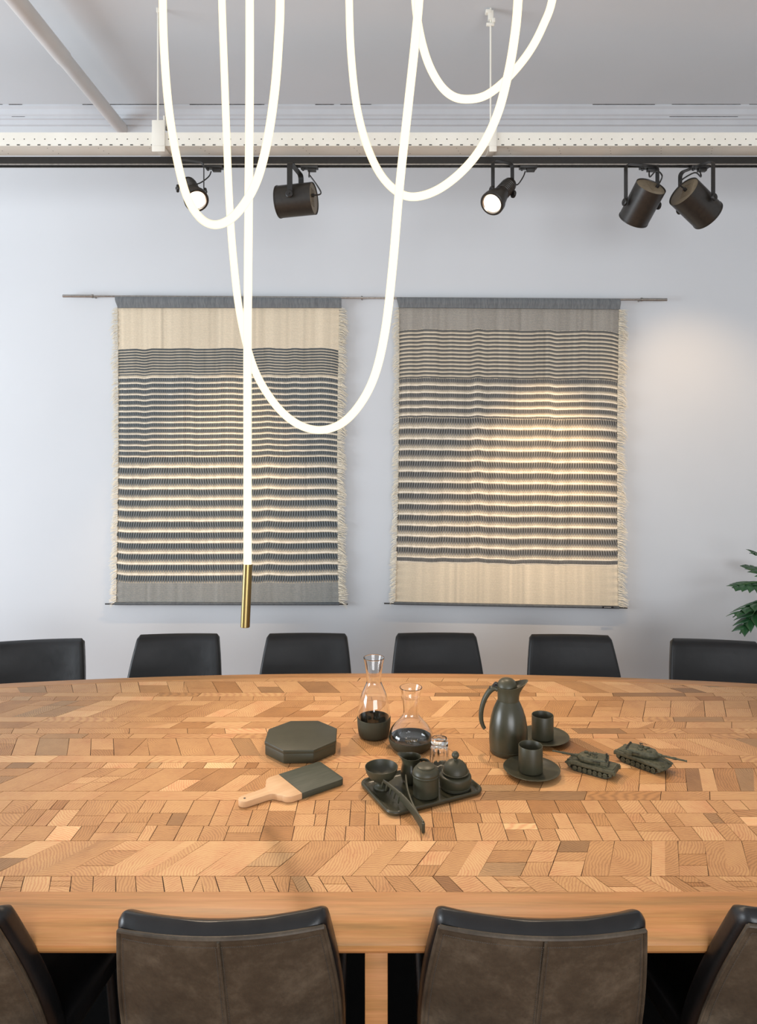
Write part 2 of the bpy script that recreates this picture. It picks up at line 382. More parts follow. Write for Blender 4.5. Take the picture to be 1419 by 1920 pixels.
# the light of the spotlights
spot_light('spotlight_beam', l1[0]+l1[1]*.02, (-.05, 2.05, .76), 95, 70, .9, WARM2, .06)
spot_light('spotlight_beam', l3[0]+l3[1]*.02, (.35, 2.0, .76), 70, 70, .9, WARM2, .05)
spot_light('spotlight_beam', U(505, 395, 3.40), U(388, 990, 4.2), 95, 46, 1.0, WARM, .02)
spot_light('spotlight_beam', U(1178, 436, 3.40), U(985, 985, 4.2), 125, 47, 1.0, WARM, .02)
spot_light('spotlight_beam', U(1342, 425, 3.40), U(1320, 860, 4.2), 24, 80, 1.0, WARM, .02)

# ------------------------------------------------------------------ glowing rope pendant
rope = [(464, 1064, 2.10), (464, 900, 2.10), (464, 650, 2.10), (466, 400, 2.10), (468, 150, 2.10), (468, 0, 2.10), (468, -160, 2.10), (474, -310, 2.10), (494, -362, 2.08), (514, -310, 2.04), (523, -160, 2.0),
 (525, 0, 2.0), (522, 80, 2.0), (515, 170, 2.01), (501, 265, 2.02), (482, 337, 2.04), (456, 385, 2.06), (427, 414, 2.09), (398, 421, 2.12), (372, 405, 2.15), (349, 365, 2.18), (330, 290, 2.2), (316, 200, 2.22), (308, 100, 2.23), (305, 0, 2.24), (304, -150, 2.25),
 (318, -290, 2.28), (360, -330, 2.32), (402, -290, 2.36), (414, -150, 2.4), (416, 0, 2.42), (420, 120, 2.42), (425, 260, 2.42), (430, 380, 2.41), (437, 480, 2.40), (450, 590, 2.36), (474, 685, 2.32), (508, 748, 2.28), (548, 789, 2.24), (592, 806, 2.2), (635, 797, 2.16), (672, 762, 2.12), (702, 705, 2.09), (722, 620, 2.06), (736, 500, 2.04), (749, 350, 2.03), (765, 200, 2.0), (779, 70, 1.98), (787, -30, 1.97), (790, -180, 1.97), (785, -330, 2.0),
 (775, -400, 2.06), (768, -330, 2.12), (770, -180, 2.16), (776, -40, 2.18), (783, 40, 2.19), (799, 108, 2.2), (822, 155, 2.21), (848, 180, 2.22), (878, 186, 2.22), (912, 178, 2.22), (950, 148, 2.21), (990, 100, 2.2), (1018, 48, 2.19), (1037, -10, 2.18), (1052, -150, 2.14), (1045, -300, 2.08),
 (1015, -370, 2.02), (988, -310, 1.98), (976, -160, 1.96), (971, 0, 1.96), (963, 80, 1.97), (950, 150, 1.98), (931, 218, 2.0), (900, 280, 2.04), (862, 325, 2.08), (818, 357, 2.13), (776, 369, 2.17), (744, 359, 2.2), (712, 325, 2.24), (686, 268, 2.28), (668, 195, 2.31), (658, 100, 2.33), (654.5, 0, 2.34), (653, -150, 2.34), (653, -280, 2.34), (653, -292, 2.34)]
pts = catmull([U(*p) for p in rope], 7); root = Vector((0, 2.12, CEIL))
t = thing('rope_pendant_light', 'glowing warm white rope lamp draped in loops above the table with a brass end', 'pendant lamp', root)
MB().tube([p-root for p in pts], .0128, 16).build('light_tube', M['tube'], t, ang=60)
e0, e1 = U(464.5, 1058, 2.10)-root, U(459.5, 1176, 2.09)-root
b = MB(); m = frame_mat(e0, e1-e0, (1, 0, 0)); L = (e1-e0).length
b.lathe([(.0120, .0), (.0140, .0), (.0140, L-.001), (.0132, L), (.001, L)], 32, m)
b.build('brass_end_cap', M['brass'], t)
MB().lathe([(.0015, 0), (.0015, .0006), (.0001, .0006)], 10, frame_mat(e0+Vector((-.004, -.0135, -.012)), (0, -1, 0), (1, 0, 0))).build('grub_screw', M['black_metal'], t)
for hp in ((494, -362, 2.08), (360, -330, 2.32), (775, -400, 2.06), (1015, -370, 2.02), (653, -285, 2.34)):
    q = U(*hp)-root; z0 = q.z-.02
    b = MB(); b.tube([(q.x, q.y, 0), (q.x, q.y, min(z0+.03, -.02))], .006, 10); b.lathe([(.03, 0), (.03, -.012), (.006, -.016)], 20, Matrix.Translation((q.x, q.y, 0)))
    b.build('ceiling_hook', M['brass'], t)

# ------------------------------------------------------------------ wall hangings
rs = thing('hanging_rod', 'long thin steel rod holding both woven wall hangings', 'rod', U(684, 559, 4.15))
o0 = rs.location.copy(); A, B = U(118, 555, 4.15)-o0, U(1250, 562, 4.15)-o0; dr = (B-A)
MB().tube([A, A+dr*.049], .0085, 14).build('rod_sleeve', M['steel'], rs)
MB().tube([A+dr*.049, A+dr*.958], .0058, 14).build('rod_bar', M['steel'], rs)
MB().tube([A+dr*.958, B], .0085, 14).build('rod_sleeve', M['steel'], rs)
for f in (.049, .495, .958):
    q = A+dr*f; b = MB(); b.tube([q-dr.normalized()*.004, q+dr.normalized()*.004], .0115, 16); b.tube([q, q+Vector((0, WY-4.15, 0))], .005, 10)
    b.build('wall_bracket', M['steel'], rs)

def weave(name, label, poly, zones, seed, sleeve_poly, dark, dark2, side_in):
    """poly: px corners TL, TR, BR, BL of the woven body"""
    D = 4.168; rng = np.random.RandomState(seed)
    TL, TR, BR, BL = [U(p[0], p[1], D) for p in poly]
    root = (TL+TR)/2; root.z = U(0, poly[0][1], D).z
    t = thing(name, label, 'wall hanging', root, group=None)
    W = poly[1][0]-poly[0][0]; H = poly[3][1]-poly[0][1]
    nc, nr = 430, 860
    u = np.linspace(0, 1, nc)[None, :]; v = np.linspace(0, 1, nr)[:, None]
    up = u*W; vp = v*H
    def smooth(n, amp, k):
        a = rng.randn(n); x = np.linspace(0, n-1, nc); i = np.clip(x.astype(int), 0, n-2); f = x-i; f = f*f*(3-2*f)
        return (a[i]*(1-f)+a[i+1]*f)*amp
    wob = smooth(26, .9, 0)[None, :]*(1-v)+smooth(20, .7, 0)[None, :]*v
    edge = np.minimum(up, W-up)
    bend = 5.5*np.exp(-edge/14)*(1-1.5*v)      # yarns pulled in at the selvedge
    vw = vp + wob - bend
    cream = np.array(lin((214, 200, 176))[:3]); cream2 = np.array(lin((236, 224, 204))[:3]); dk = np.array(lin(dark)[:3]); dk2 = np.array(lin(dark2)[:3])
    col = np.ones((nr, nc, 3))*cream; hgt = np.zeros((nr, nc))
    row_n = rng.rand(nr, nc)
    for z0, z1, kind, per, frac in zones:
        m = (vw >= z0) & (vw < z1)
        ph = ((vw-z0)/per) % 1.0
        slant = 1.0*np.sin(up/37.0)
        ru = ((up + ph*per*.18*slant)/ (4.6 if per > 15 else (3.4 if per > 9 else 2.6))) % 1.0
        rib = .5+.5*np.cos(2*PI*ru)
        if kind == 'cream':
            lines = .5+.5*np.cos(2*PI*vw/2.6)
            c = cream*(0.86+.14*lines[..., None])*(0.96+.08*row_n[..., None]); h = .0006*lines
        elif kind == 'grey':
            lines = .5+.5*np.cos(2*PI*vw/per)
            mixv = np.clip(lines*frac*1.3+.25*(row_n-.5), 0, 1)[..., None]
            c = dk2*(1-mixv)+cream*mixv*.8; h = .0006*lines
        elif kind == 'fine':
            thr = frac
            s = 1/(1+np.exp((ph-thr)*14))*1/(1+np.exp((.06-ph)*60)); s = s[..., None]
            c = (dk*(1-.35*rib[..., None])+dk2*.35*rib[..., None])*s+cream*(1-s)*(.9+.1*rib[..., None]); h = .0016*np.sin(PI*ph)
        else:
            thr = frac+.26*(rib-.5)*(1 if kind == 'big' else .7)
            s = 1/(1+np.exp((ph-thr)*26)); s = s*(1/(1+np.exp((.045-ph)*80))); s = s[..., None]
            rb = rib[..., None]**1.5; d_ = dk*.62*(1-rb)+dk2*rb
            lite = (ph > .86)[..., None]
            cc = np.where(lite, cream2, cream*(.58+.42*rib[..., None]**.7))
            c = d_*s+cc*(1-s); h = (.0042 if kind == 'big' else .0024)*np.sin(PI*np.clip(ph/frac, 0, 1))*(.45+.55*rib)+.0018*(ph > .86)
        c = c*(1+.05*smooth(90, 1, 0)[None, :, None])*(.95+.10*row_n[..., None])
        col = np.where(m[..., None], c, col); hgt = np.where(m, h, hgt)
    # dark selvedge line
    sel = np.exp(-(edge/1.1)**2)[..., None]; col = col*(1-.7*sel)+dk*.6*sel
    puck = .0022*np.exp(-edge/10)*np.sin(up*0+vp/2.3)
    Y = -hgt-puck-.004*np.sin(u*PI*5+v*1.5)*np.sin(v*PI)*.4-.003*np.abs(np.sin(u*PI*9))*(1-v)
    side = side_in*np.sin(v*PI)*(1-2*u)      # sides draw in at mid height
    X = (TL.x*(1-u)+TR.x*u)*(1-v)+(BL.x*(1-u)+BR.x*u)*v + side
    Z = (TL.z*(1-u)+TR.z*u)*(1-v)+(BL.z*(1-u)+BR.z*u)*v
    co = np.stack([X-root.x, Y+0*X, Z-root.z], -1).reshape(-1, 3)
    me = bpy.data.meshes.new('woven_panel')
    i = np.arange(nr*nc).reshape(nr, nc); q = np.stack([i[:-1, :-1], i[1:, :-1], i[1:, 1:], i[:-1, 1:]], -1).reshape(-1, 4)
    me.vertices.add(len(co)); me.vertices.foreach_set('co', co.astype('f').ravel())
    me.loops.add(q.size); me.loops.foreach_set('vertex_index', q.astype('i').ravel())
    me.polygons.add(len(q)); me.polygons.foreach_set('loop_start', np.arange(0, q.size, 4).astype('i'))
    me.update(calc_edges=True)
    ca = me.color_attributes.new('yarn', 'FLOAT_COLOR', 'POINT'); ca.data.foreach_set('color', np.concatenate([np.clip(col.reshape(-1, 3), 0, 1), np.ones((nr*nc, 1))], 1).astype('f').ravel())
    me.polygons.foreach_set('use_smooth', np.ones(len(q), bool)); me.materials.append(M['weave'])
    o = bpy.data.objects.new('woven_panel', me); C.objects.link(o); o.parent = t
    sm = o.modifiers.new('backing', 'SOLIDIFY'); sm.thickness = .004; sm.offset = -1
    # sleeve round the rod
    S = [U(p[0], p[1], D-.018) for p in sleeve_poly]; b = MB(); n = 90; rr = random.Random(seed); loops = []
    for k in range(n+1):
        f = k/n; top = S[0].lerp(S[1], f); bot = S[3].lerp(S[2], f); wv = .0015*math.sin(f*170)+rr.uniform(-.0007, .0007)
        L = []
        for j in range(7):
            g = j/6; p = top.lerp(bot, g); p = p-root; p.y += -.006-.012*math.sin(PI*min(1, g*1.25))*(1 if g < .8 else .5)+wv*g; L.append(tuple(p))
        L2 = [(x, y+.004+(.014 if 0 < jj < 6 else .004), z) for jj, (x, y, z) in enumerate(L)]
        loops.append(L+L2[::-1])
    b.loft(loops); b.build('rod_pocket', M['sleeve_cloth'], t)
    # bottom dowel
    b = MB(); a_, b_ = U(poly[3][0]-20, poly[3][1]+1.5, D-.004)-root, U(poly[2][0]+16, poly[2][1]+2, D-.004)-root
    b.tube([a_, b_], .0038, 8); b.build('bottom_rod', M['black_metal'], t)
    b = MB(); a2, b2 = a_.lerp(b_, .04), a_.lerp(b_, .965); b.tube([a2+Vector((0, 0, .003)), b2+Vector((0, 0, .003))], .0095, 10); b.build('bottom_hem', M['dowel'], t)
    # fringes
    rr = random.Random(seed+5)
    for sgn in (-1, 1):
        b = MB(); ns = 640
        for k in range(ns):
            f = k/ns+rr.uniform(-.001, .001); f = min(max(f, .0), 1)
            xe = ((TL.x*(1-f)+BL.x*f) if sgn < 0 else (TR.x*(1-f)+BR.x*f))-sgn*side_in*math.sin(f*PI)
            ze = (TL.z*(1-f)+BL.z*f) if sgn < 0 else (TR.z*(1-f)+BR.z*f)
            L = rr.uniform(.030, .042) if sgn < 0 else rr.uniform(.042, .056)
            L *= 1+.25*math.sin(f*55+seed)*rr.random()
            p0 = Vector((xe-root.x-sgn*.004, -rr.uniform(0, .006), ze-root.z)); dz = -rr.uniform(.1, .9)+.25*math.sin(f*60); dy = -rr.uniform(-.2, .5)
            p1 = p0+Vector((sgn*L*.5, dy*L*.6, dz*L*.25)); p2 = p1+Vector((sgn*L*.5, dy*L*.1, dz*L*.6))
            w_ = rr.uniform(.0011, .0019)
            b.tube([p0, p1, p2], [w_, w_, w_*.5], 3)
        fr = b.build('fringe', M['fringe'], t, fix=False)
    return t, root, D
DK, DK2 = (62, 68, 71), (122, 127, 128)
weave('woven_wall_hanging', 'woven wall hanging with a cream band at its top, left of the two', [(220, 577), (637, 577), (636, 1131), (217, 1131)],
      [(-9, 76, 'cream', 1, 1), (76, 123, 'fine', 5.2, .78), (123, 131, 'mid', 8, .4), (131, 279, 'mid', 10.6, .74), (279, 516, 'big', 20.2, .66), (516, 700, 'grey', 2.3, .30)], 11,
      [(216, 556.5), (640, 558.5), (640, 577.5), (221, 577.5)], DK, DK2, .010)
t, root, D = weave('woven_wall_hanging', 'woven wall hanging with a wide cream band at its bottom, right of the two', [(747, 577), (1161, 580), (1160, 1138), (740, 1130)],
      [(-9, 40, 'grey', 2.6, .30), (40, 131, 'fine', 7.3, .68), (131, 205, 'mid', 14.0, .64), (205, 468, 'big', 20.3, .62), (468, 477, 'mid', 9, .85), (477, 700, 'cream', 1, 1)], 23,
      [(743, 558), (1162, 560.5), (1162, 580), (748, 577)], (76, 77, 76), (136, 134, 130), .010)
q0, q1 = U(1129, 1138.5, D-.02)-root, U(1150, 1139, D-.02)-root
lb = MB().box(tuple((q0+q1)/2), ((q1-q0).length/2, .001, .006)).build('maker_label', M['label_black'], t)
b = MB()
for k in range(7): b.box((q0.x+.014+k*.006, q0.y-.0012, (q0.z+q1.z)/2), (.0016, .0003, .0018 if k % 2 else .0024))
b.build('label_writing', M['label_white'], lb)

# ------------------------------------------------------------------ table
TY, TB, TA = 2.2325, .8075, 2.91
def outline(inset_n, inset_f, n=240):
    base = []
    for i in range(n):
        a = 2*PI*i/n; c, s_ = math.cos(a), math.sin(a); e = 2.0 if s_ >= 0 else 4.0
        base.append(Vector((TA*math.copysign(abs(c)**(2/e), c), TB*math.copysign(abs(s_)**(2/e), s_))))
    out = []
    for i in range(n):
        d = (base[(i+1) % n]-base[i-1]).normalized(); nrm = Vector((d.y, -d.x)); a = 2*PI*i/n
        ins = inset_f*(.5+.5*math.sin(a))+inset_n*(.5-.5*math.sin(a)); p = base[i]-nrm*ins; out.append((p.x, p.y))
    return out
t = thing('oval_table', 'long oval oak meeting table with a patchwork end-grain top', 'table', (0, TY, 0))
TZ = .760
pr = [(.119, .088, .752), (.119, .088, TZ-.0008), (.1182, .0872, TZ), (.075, .045, TZ), (.055, .030, TZ-.0015), (.036, .018, TZ-.006), (.019, .008, TZ-.014), (.006, .002, TZ-.024), (0, 0, TZ-.034), (.001, .001, TZ-.046), (.008, .008, TZ-.055), (.02, .02, TZ-.060), (.24, .24, TZ-.060)]
b = MB(); b.loft([[(x, y, z) for x, y in outline(i_, f_)] for i_, f_, z in pr], cap0=False, cap1=True)
b.build('table_frame', M['frame'], t, ang=30)
MB().prism(outline(.112, .080), .700, .7575).build('table_core', M['groove'], t)
# patchwork blocks
rr = random.Random(21); V = []; Fc = []; cols = []; uvs = []
def blk(poly, longb=False):
    n = len(poly); cx = sum(p[0] for p in poly)/n; cy = sum(p[1] for p in poly)/n
    if abs(cx) > 2.75: return
    g = .0009; pp = []
    for x, y in poly:
        dx, dy = cx-x, cy-y; pp.append((x+math.copysign(min(g*rr.uniform(.6, 1.5), abs(dx)), dx), y+math.copysign(min(g*.9, abs(dy)), dy)))
    z = TZ-.0006-rr.uniform(0, .0003); k = len(V)
    V.extend([(x, y-TY, z) for x, y in pp]); V.extend([(x, y-TY, z-.002) for x, y in pp])
    tone = rr.gauss(0, 1); dark = rr.random() < .06
    base = np.array([204, 153, 100])+tone*np.array([11, 12.5, 12])
    if dark: base = base*rr.uniform(.80, .90)
    c = lin(tuple(np.clip(base, 0, 255))); ang = rr.uniform(0, 2*PI); ox, oy = rr.choice([-1, 1])*rr.uniform(.0, .22), rr.choice([-1, 1])*rr.uniform(.0, .22)
    st = .25 if longb and rr.random() < .6 else 1
    def uv(x, y):
        dx, dy = x-cx, y-cy; a_, b_ = dx*math.cos(ang)-dy*math.sin(ang), dx*math.sin(ang)+dy*math.cos(ang)
        if longb: a_, b_ = dx*st, dy
        return (a_+ox, b_+oy)
    Fc.append(tuple(range(k, k+n))); cols.extend([c]*n); uvs.extend([uv(*p) for p in pp])
    for j in range(n):
        j2 = (j+1) % n; Fc.append((k+j2, k+j, k+n+j, k+n+j2)); cols.extend([c]*4); uvs.extend([uv(*pp[j2]), uv(*pp[j]), uv(*pp[j]), uv(*pp[j2])])
def band(y0, y1, slope, wmin, wmax, split=.35, longb=False, fan=0):
    x = -2.9-rr.random()*.05; H_ = y1-y0
    xf = lambda x, y: x+(slope+fan*x)*(y-y0)
    while x < 2.9:
        w_ = rr.uniform(wmin, wmax); x1 = x+w_
        P = lambda a, y: (xf(a, y), y)
        if rr.random() < split and H_ > .05:
            k = 2 if rr.random() < .6 else 3; cuts = [rr.uniform(.3, .7)] if k == 2 else [rr.uniform(.25, .41), rr.uniform(.59, .75)]; ys = [y0]+[y0+H_*c for c in cuts]+[y1]
            for a, c in zip(ys[:-1], ys[1:]):
                if c-a > .008: blk([P(x, a), P(x1, a), P(x1, c), P(x, c)], longb)
        elif rr.random() < .10 and H_ > .05:
            xm = x+w_*rr.uniform(.3, .7); blk([P(x, y0), P(xm, y0), P(x1, y1), P(x, y1)]); blk([P(xm, y0), P(x1, y0), P(x1, y1)])
        elif rr.random() < .12 and w_ > .05:
            xm = x+w_*.5; blk([P(x, y0), P(xm, y0), P(xm, y1), P(x, y1)], longb); blk([P(xm, y0), P(x1, y0), P(x1, y1), P(xm, y1)], longb)
        else: blk([P(x, y0), P(x1, y0), P(x1, y1), P(x, y1)], longb)
        x = x1
def mosaic(x0, y0, x1, y1, depth=0):
    w_, h_ = x1-x0, y1-y0
    if (w_ < .085 and h_ < .085) or (w_ < .05 and h_ < .11) or (h_ < .045 and w_ < .15) or min(w_, h_) < .03 and max(w_, h_) < .15 or depth > 7: blk([(x0, y0), (x1, y0), (x1, y1), (x0, y1)], w_ > 1.8*h_); return
    if (w_ > h_*rr.uniform(.7, 1.5)): c = x0+w_*rr.uniform(.32, .68); mosaic(x0, y0, c, y1, depth+1); mosaic(c, y0, x1, y1, depth+1)
    else: c = y0+h_*rr.uniform(.35, .65); mosaic(x0, y0, x1, c, depth+1); mosaic(x0, c, x1, y1, depth+1)
band(1.46, 1.544, 0, .1, .2)
band(1.544, 1.601, -.47, .034, .072, .28, fan=-.16)
band(1.601, 1.743, .55, .055, .105, .42, fan=-.20)
x = -2.9
while x < 2.9:
    w_ = rr.uniform(.10, .24); yc = rr.choice([1.81, 1.873]); mosaic(x, 1.743, x+w_, yc); c_ = rr.uniform(.35, .65)*w_; mosaic(x, yc, x+c_, 1.941); mosaic(x+c_, yc, x+w_, 1.941); x += w_
band(1.941, 1.991, .45, .12, .34, .0, True)
band(1.991, 2.131, .50, .060, .11, .42, fan=-.12)
band(2.131, 2.170, .1, .05, .10, 0)
band(2.170, 2.218, .3, .16, .34, 0, True)
band(2.218, 2.347, -.50, .065, .115, .38, fan=-.12)
band(2.347, 2.385, .2, .07, .16, 0, True)
band(2.385, 2.430, -.3, .10, .22, 0, True)
band(2.430, 2.486, .5, .09, .20, .1, True)
band(2.486, 2.530, .3, .18, .36, 0, True)
band(2.530, 2.690, .55, .07, .13, .42, fan=-.1)
band(2.690, 2.735, -.1, .08, .16, 0)
band(2.735, 2.775, .2, .16, .34, 0, True)
band(2.775, 2.905, -.5, .07, .13, .35, fan=-.1)
band(2.905, 2.975, .2, .1, .3, .2, True)
# trim blocks to the inner edge of the frame
inn = outline(.1175, .0865)
def yr(x):
    f = [p[1] for i, p in enumerate(inn) if p[1] > 0 and abs(p[0]-x) < .06]; n_ = [p[1] for p in inn if p[1] < 0 and abs(p[0]-x) < .06]
    return (min(n_) if n_ else -.6, max(f) if f else .6)
me = bpy.data.meshes.new('patchwork_top')
V2 = []
ring = [Vector(p) for p in inn]
def yfar(x):
    for i in range(len(ring)//2):
        a_, c_ = ring[i], ring[i+1]
        if min(a_.x, c_.x) <= x <= max(a_.x, c_.x) and a_.y > -.01: return a_.y+(c_.y-a_.y)*((x-a_.x)/((c_.x-a_.x) or 1))
    return 0
def ynear(x):
    for i in range(len(ring)//2, len(ring)):
        a_, c_ = ring[i], ring[(i+1) % len(ring)]
        if min(a_.x, c_.x) <= x <= max(a_.x, c_.x): return a_.y+(c_.y-a_.y)*((x-a_.x)/((c_.x-a_.x) or 1))
    return 0
for x, y, z in V: V2.append((x, max(min(y, yfar(x)), ynear(x)), z))
me.from_pydata(V2, [], Fc)
ca = me.color_attributes.new('tone', 'FLOAT_COLOR', 'CORNER'); ca.data.foreach_set('color', np.array(cols, 'f').ravel())
uvl = me.uv_layers.new(name='grain'); uvl.data.foreach_set('uv', np.array(uvs, 'f').ravel()); me.materials.append(M['parquet'])
o = bpy.data.objects.new('patchwork_top', me); C.objects.link(o); o.parent = t
MB().box((-.005, -.615, .35), (.026, .06, .35)).build('table_leg', M['frame'], t, bevel=.003)
MB().box((-.005, .55, .35), (.026, .06, .35)).build('table_leg', M['frame'], t, bevel=.003)
for x in (-1.9, 1.9):
    for y in (-.42, .42): MB().box((x, y, .35), (.05, .05, .35)).build('table_leg', M['frame'], t, bevel=.003)
MB().box((0, .05, .012), (1.9, .50, .012)).build('floor_shade_plate', M['floor_shade'], t, bevel=.003)  # added black sheet standing in for the deep shade under the table
MB().box((0, 0, .672), (2.0, .04, .028)).build('stretcher_beam', M['frame'], t, bevel=.003)

# ------------------------------------------------------------------ chairs
def back_c(x, v):       # centre surface of the backrest, v 0..1 bottom to top
    z = .44+.405*v; y = -.130-.150*v**1.1+.031*(x/.21)**2; return y, z
def half_w(v): return .199+.034*math.sin(PI/2*min(1, (1-v)*1.25))
def make_chair():
    t = thing('leather_chair', '', 'chair')
    b = MB(); loops = []; rows = 26
    for k in range(rows+1):
        v = k/rows; z_in = 1.0
        hw = half_w(v)+.006; th = .027
        if v > .95: f = (v-.95)/.05; th *= math.sqrt(max(0.02, 1-f*f)); hw -= .010*f*f
        L = []
        for (sx, sy) in rrect(1, 1, .55, 6): pass
        for px2, py2 in rrect(hw, th, min(.020, th*.95), 6):
            y, z = back_c(px2, v); L.append((px2, y+py2, z))
        # extra points across so that the curve follows
        M_ = []
        n = len(L)
        for j in range(n):
            a_, c_ = L[j], L[(j+1) % n]; M_.append(a_)
            if abs(a_[0]-c_[0]) > .1:
                for q in range(1, 14):
                    f = q/14; xx = a_[0]+(c_[0]-a_[0])*f; y, z = back_c(xx, v); M_.append((xx, y+(th if a_[1]-back_c(a_[0], v)[0] > 0 else -th), z-(.004*(1-(xx/hw)**2) if v > .9 else 0)))
        loops.append(M_)
    b.loft(loops); back = b.build('backrest', M['leather'], t, ang=60)
    # rear panel
    b = MB(); cols_, rows_ = 24, 20; loops = []
    def pp(fx, v, off):
        hw = half_w(v)-.003; x = fx*hw; y, z = back_c(x, v); return (x, y-.027-off, z+.0)
    vt = .942
    for k in range(rows_+1):
        v = .02+(vt-.02)*k/rows_
        L = [pp(-1+2*j/cols_, v, .0035+.006*(1-(-1+2*j/cols_)**4)*math.sin(PI*min(1, .15+.85*k/rows_))) for j in range(cols_+1)]
        L2 = [pp(-1+2*j/cols_, v, -.004) for j in range(cols_, -1, -1)]
        loops.append(L+L2)
    b.loft(loops); pan = b.build('rear_panel', M['worn'], t, ang=50); pan['label'] = 'worn brownish leather rear panel'
    edge = [pp(-1, .02+(vt-.02)*k/16, .003) for k in range(17)]+[pp(-1+2*j/16, vt+.006, .004) for j in range(0, 17)]+[pp(1, .02+(vt-.02)*k/16, .003) for k in range(16, -1, -1)]
    MB().tube(edge, .0044, 8).build('piping', M['worn'], pan)
    MB().tube([pp(0, .02+(vt-.02)*k/16, .0095) for k in range(17)], .0030, 8).build('centre_seam', M['worn'], pan)
    b = MB()
    for side in (-1, 1):
        for k in range(66):
            v = .03+.88*k/66; p = Vector(pp(side*.03, v, .0115)); q = Vector(pp(side*.03, v+.006, .0115)); b.tube([p, q], .0006, 4)
            p = Vector(pp(side*.95, v, .0062)); q = Vector(pp(side*.95, v+.006, .0062)); b.tube([p, q], .0006, 4)
    for k in range(90):
        f = -.95+1.9*k/90; b.tube([pp(f, vt-.035, .0100-.004*f**4), pp(f+.011, vt-.035, .0100-.004*f**4)], .0006, 4)
    b.build('stitching', M['thread'], pan)
    # seat
    b = MB(); loops = []
    for zz, sc_ in ((.425, .90), (.43, .97), (.445, 1.0), (.475, 1.0), (.495, .985), (.505, .94), (.509, .85), (.509, .5)):
        loops.append([(x*sc_, y*sc_+.01, zz-.018*(1-(abs(x)/.235))*(zz > .49)-.012*(y > .15)*(zz > .49)) for x, y in rrect(.238, .235, .06, 8)])
    b.loft(loops); b.build('seat', M['leather'], t, ang=50)
    for sx in (-1, 1):
        for y0, y1 in ((-.19, -.24), (.19, .21)):
            MB().tube([(sx*.19, y0, .43), (sx*.215, y1, .0)], [.013, .010], 12).build('leg', M['chair_leg'], t)
    b = MB(); b.box((0, 0, .42), (.20, .20, .010)); b.build('seat_frame', M['chair_leg'], t)
    return t
chair = make_chair()
GN, GF = 'chairs at the near side of the table', 'chairs at the far side by the wall'
def place(px, d, rzdeg, label, group, far, first=[True], sx=1, sz=1, dx=0):
    o = chair if first[0] else dup(chair); first[0] = False
    x = (px-HX)*d/F
    a = math.radians(rzdeg)+(PI if far else 0)
    off = Matrix.Rotation(a, 3, 'Z') @ Vector((0, (-.255 if far else -.30), 0))
    o.location = (x-off.x, d-off.y, 0); o.rotation_euler = (0, 0, a); o.scale = (sx, 1, sz); o['label'] = label; o['group'] = group
for px, d, rz, lb_, kz in (
    (77, 3.34, 9, 'black leather chair behind the table at the left edge of the photo', .958),
    (335.5, 3.43, 3, 'black leather chair behind the table, below and left of the brass lamp end', .962),
    (576, 3.44, 0, 'black leather chair behind the table just left of the tall glass carafe', .962),
    (817, 3.44, 0, 'black leather chair behind the table between the carafes and the thermos jug', .964),
    (1068, 3.43, -3, 'black leather chair behind the table right of the thermos jug', .958),
    (1338, 3.34, -9, 'dark leather chair behind the table at the right edge, under the plant', .958)):
    place(px, d, rz, lb_, GF, True, sx=.96, sz=kz)
for px, d, rz, lb_, sx_ in (
    (-210, 1.325, -6, 'worn leather chair in front of the table, cut off at the left edge', 1.0),
    (410, 1.296, 1.5, 'worn leather chair in front of the table, left of the central table leg', .975),
    (1022, 1.296, -1.5, 'worn leather chair in front of the table, right of the central table leg', .975),
    (1604, 1.325, 6, 'worn leather chair in front of the table, cut off at the right edge', 1.0)):
    place(px, d, rz, lb_, GN, False, sx=sx_, sz=1.012)

# ------------------------------------------------------------------ things on the table
Z = TZ
def octo(R, rot=PI/8): return [(R*math.cos(rot+k*PI/4), R*math.sin(rot+k*PI/4)) for k in range(8)]
t = thing('octagonal_tin', 'flat olive octagonal box with its lid on, behind the cutting board', 'box', (-.252, 2.273, Z), math.radians(1.5))
R = .1145/math.cos(PI/8)
MB().prism(octo(R*.985), 0.0005, .034).build('box_body', M['olive'], t, bevel=.003)
MB().prism(octo(R), .031, .043).build('box_lid', M['olive'], t, bevel=.0025, bseg=3)
# cutting board (local +x towards the handle)
t = thing('cutting_board', 'small beech cutting board half dipped in olive paint, in front of the octagonal box', 'cutting board', (-.1405, 2.084, Z), math.radians(180+36.5))
def arc(cx, cy, r, a0, a1, n=8): return [(cx+r*math.cos(math.radians(a0+(a1-a0)*k/n)), cy+r*math.sin(math.radians(a0+(a1-a0)*k/n))) for k in range(n+1)]
h = .069
half_up = arc(.170, h-.022, .022, 90, 0)+[(.195, .045)]
half_up = arc(.168, h-.026, .026, 90, 10)+arc(.222, .040, .020, 180, 270)[1:]+arc(.283, .0, .019, 88, 0)
wood = [(.142, h)]+half_up; wood = wood+[(x, -y) for x, y in reversed(wood[:-1])]
dark = [(x, y) for x, y in reversed(arc(.012, h-.012, .012, 90, 180))]
dark = arc(.012, -h+.012, .012, 180, 270)+[(.142, -h), (.142, h)]+arc(.012, h-.012, .012, 90, 180)
MB().prism(wood, .0005, .018).build('bare_wood_end', M['board_wood'], t, bevel=.002)
MB().prism(dark, .0005, .018).build('painted_end', M['board_paint'], t, bevel=.0015)
MB().lathe([(.003, .0182), (.003, .0188), (.0001, .0188)], 14, Matrix.Translation((.285, 0, 0))).build('hanging_hole', M['hole'], t)
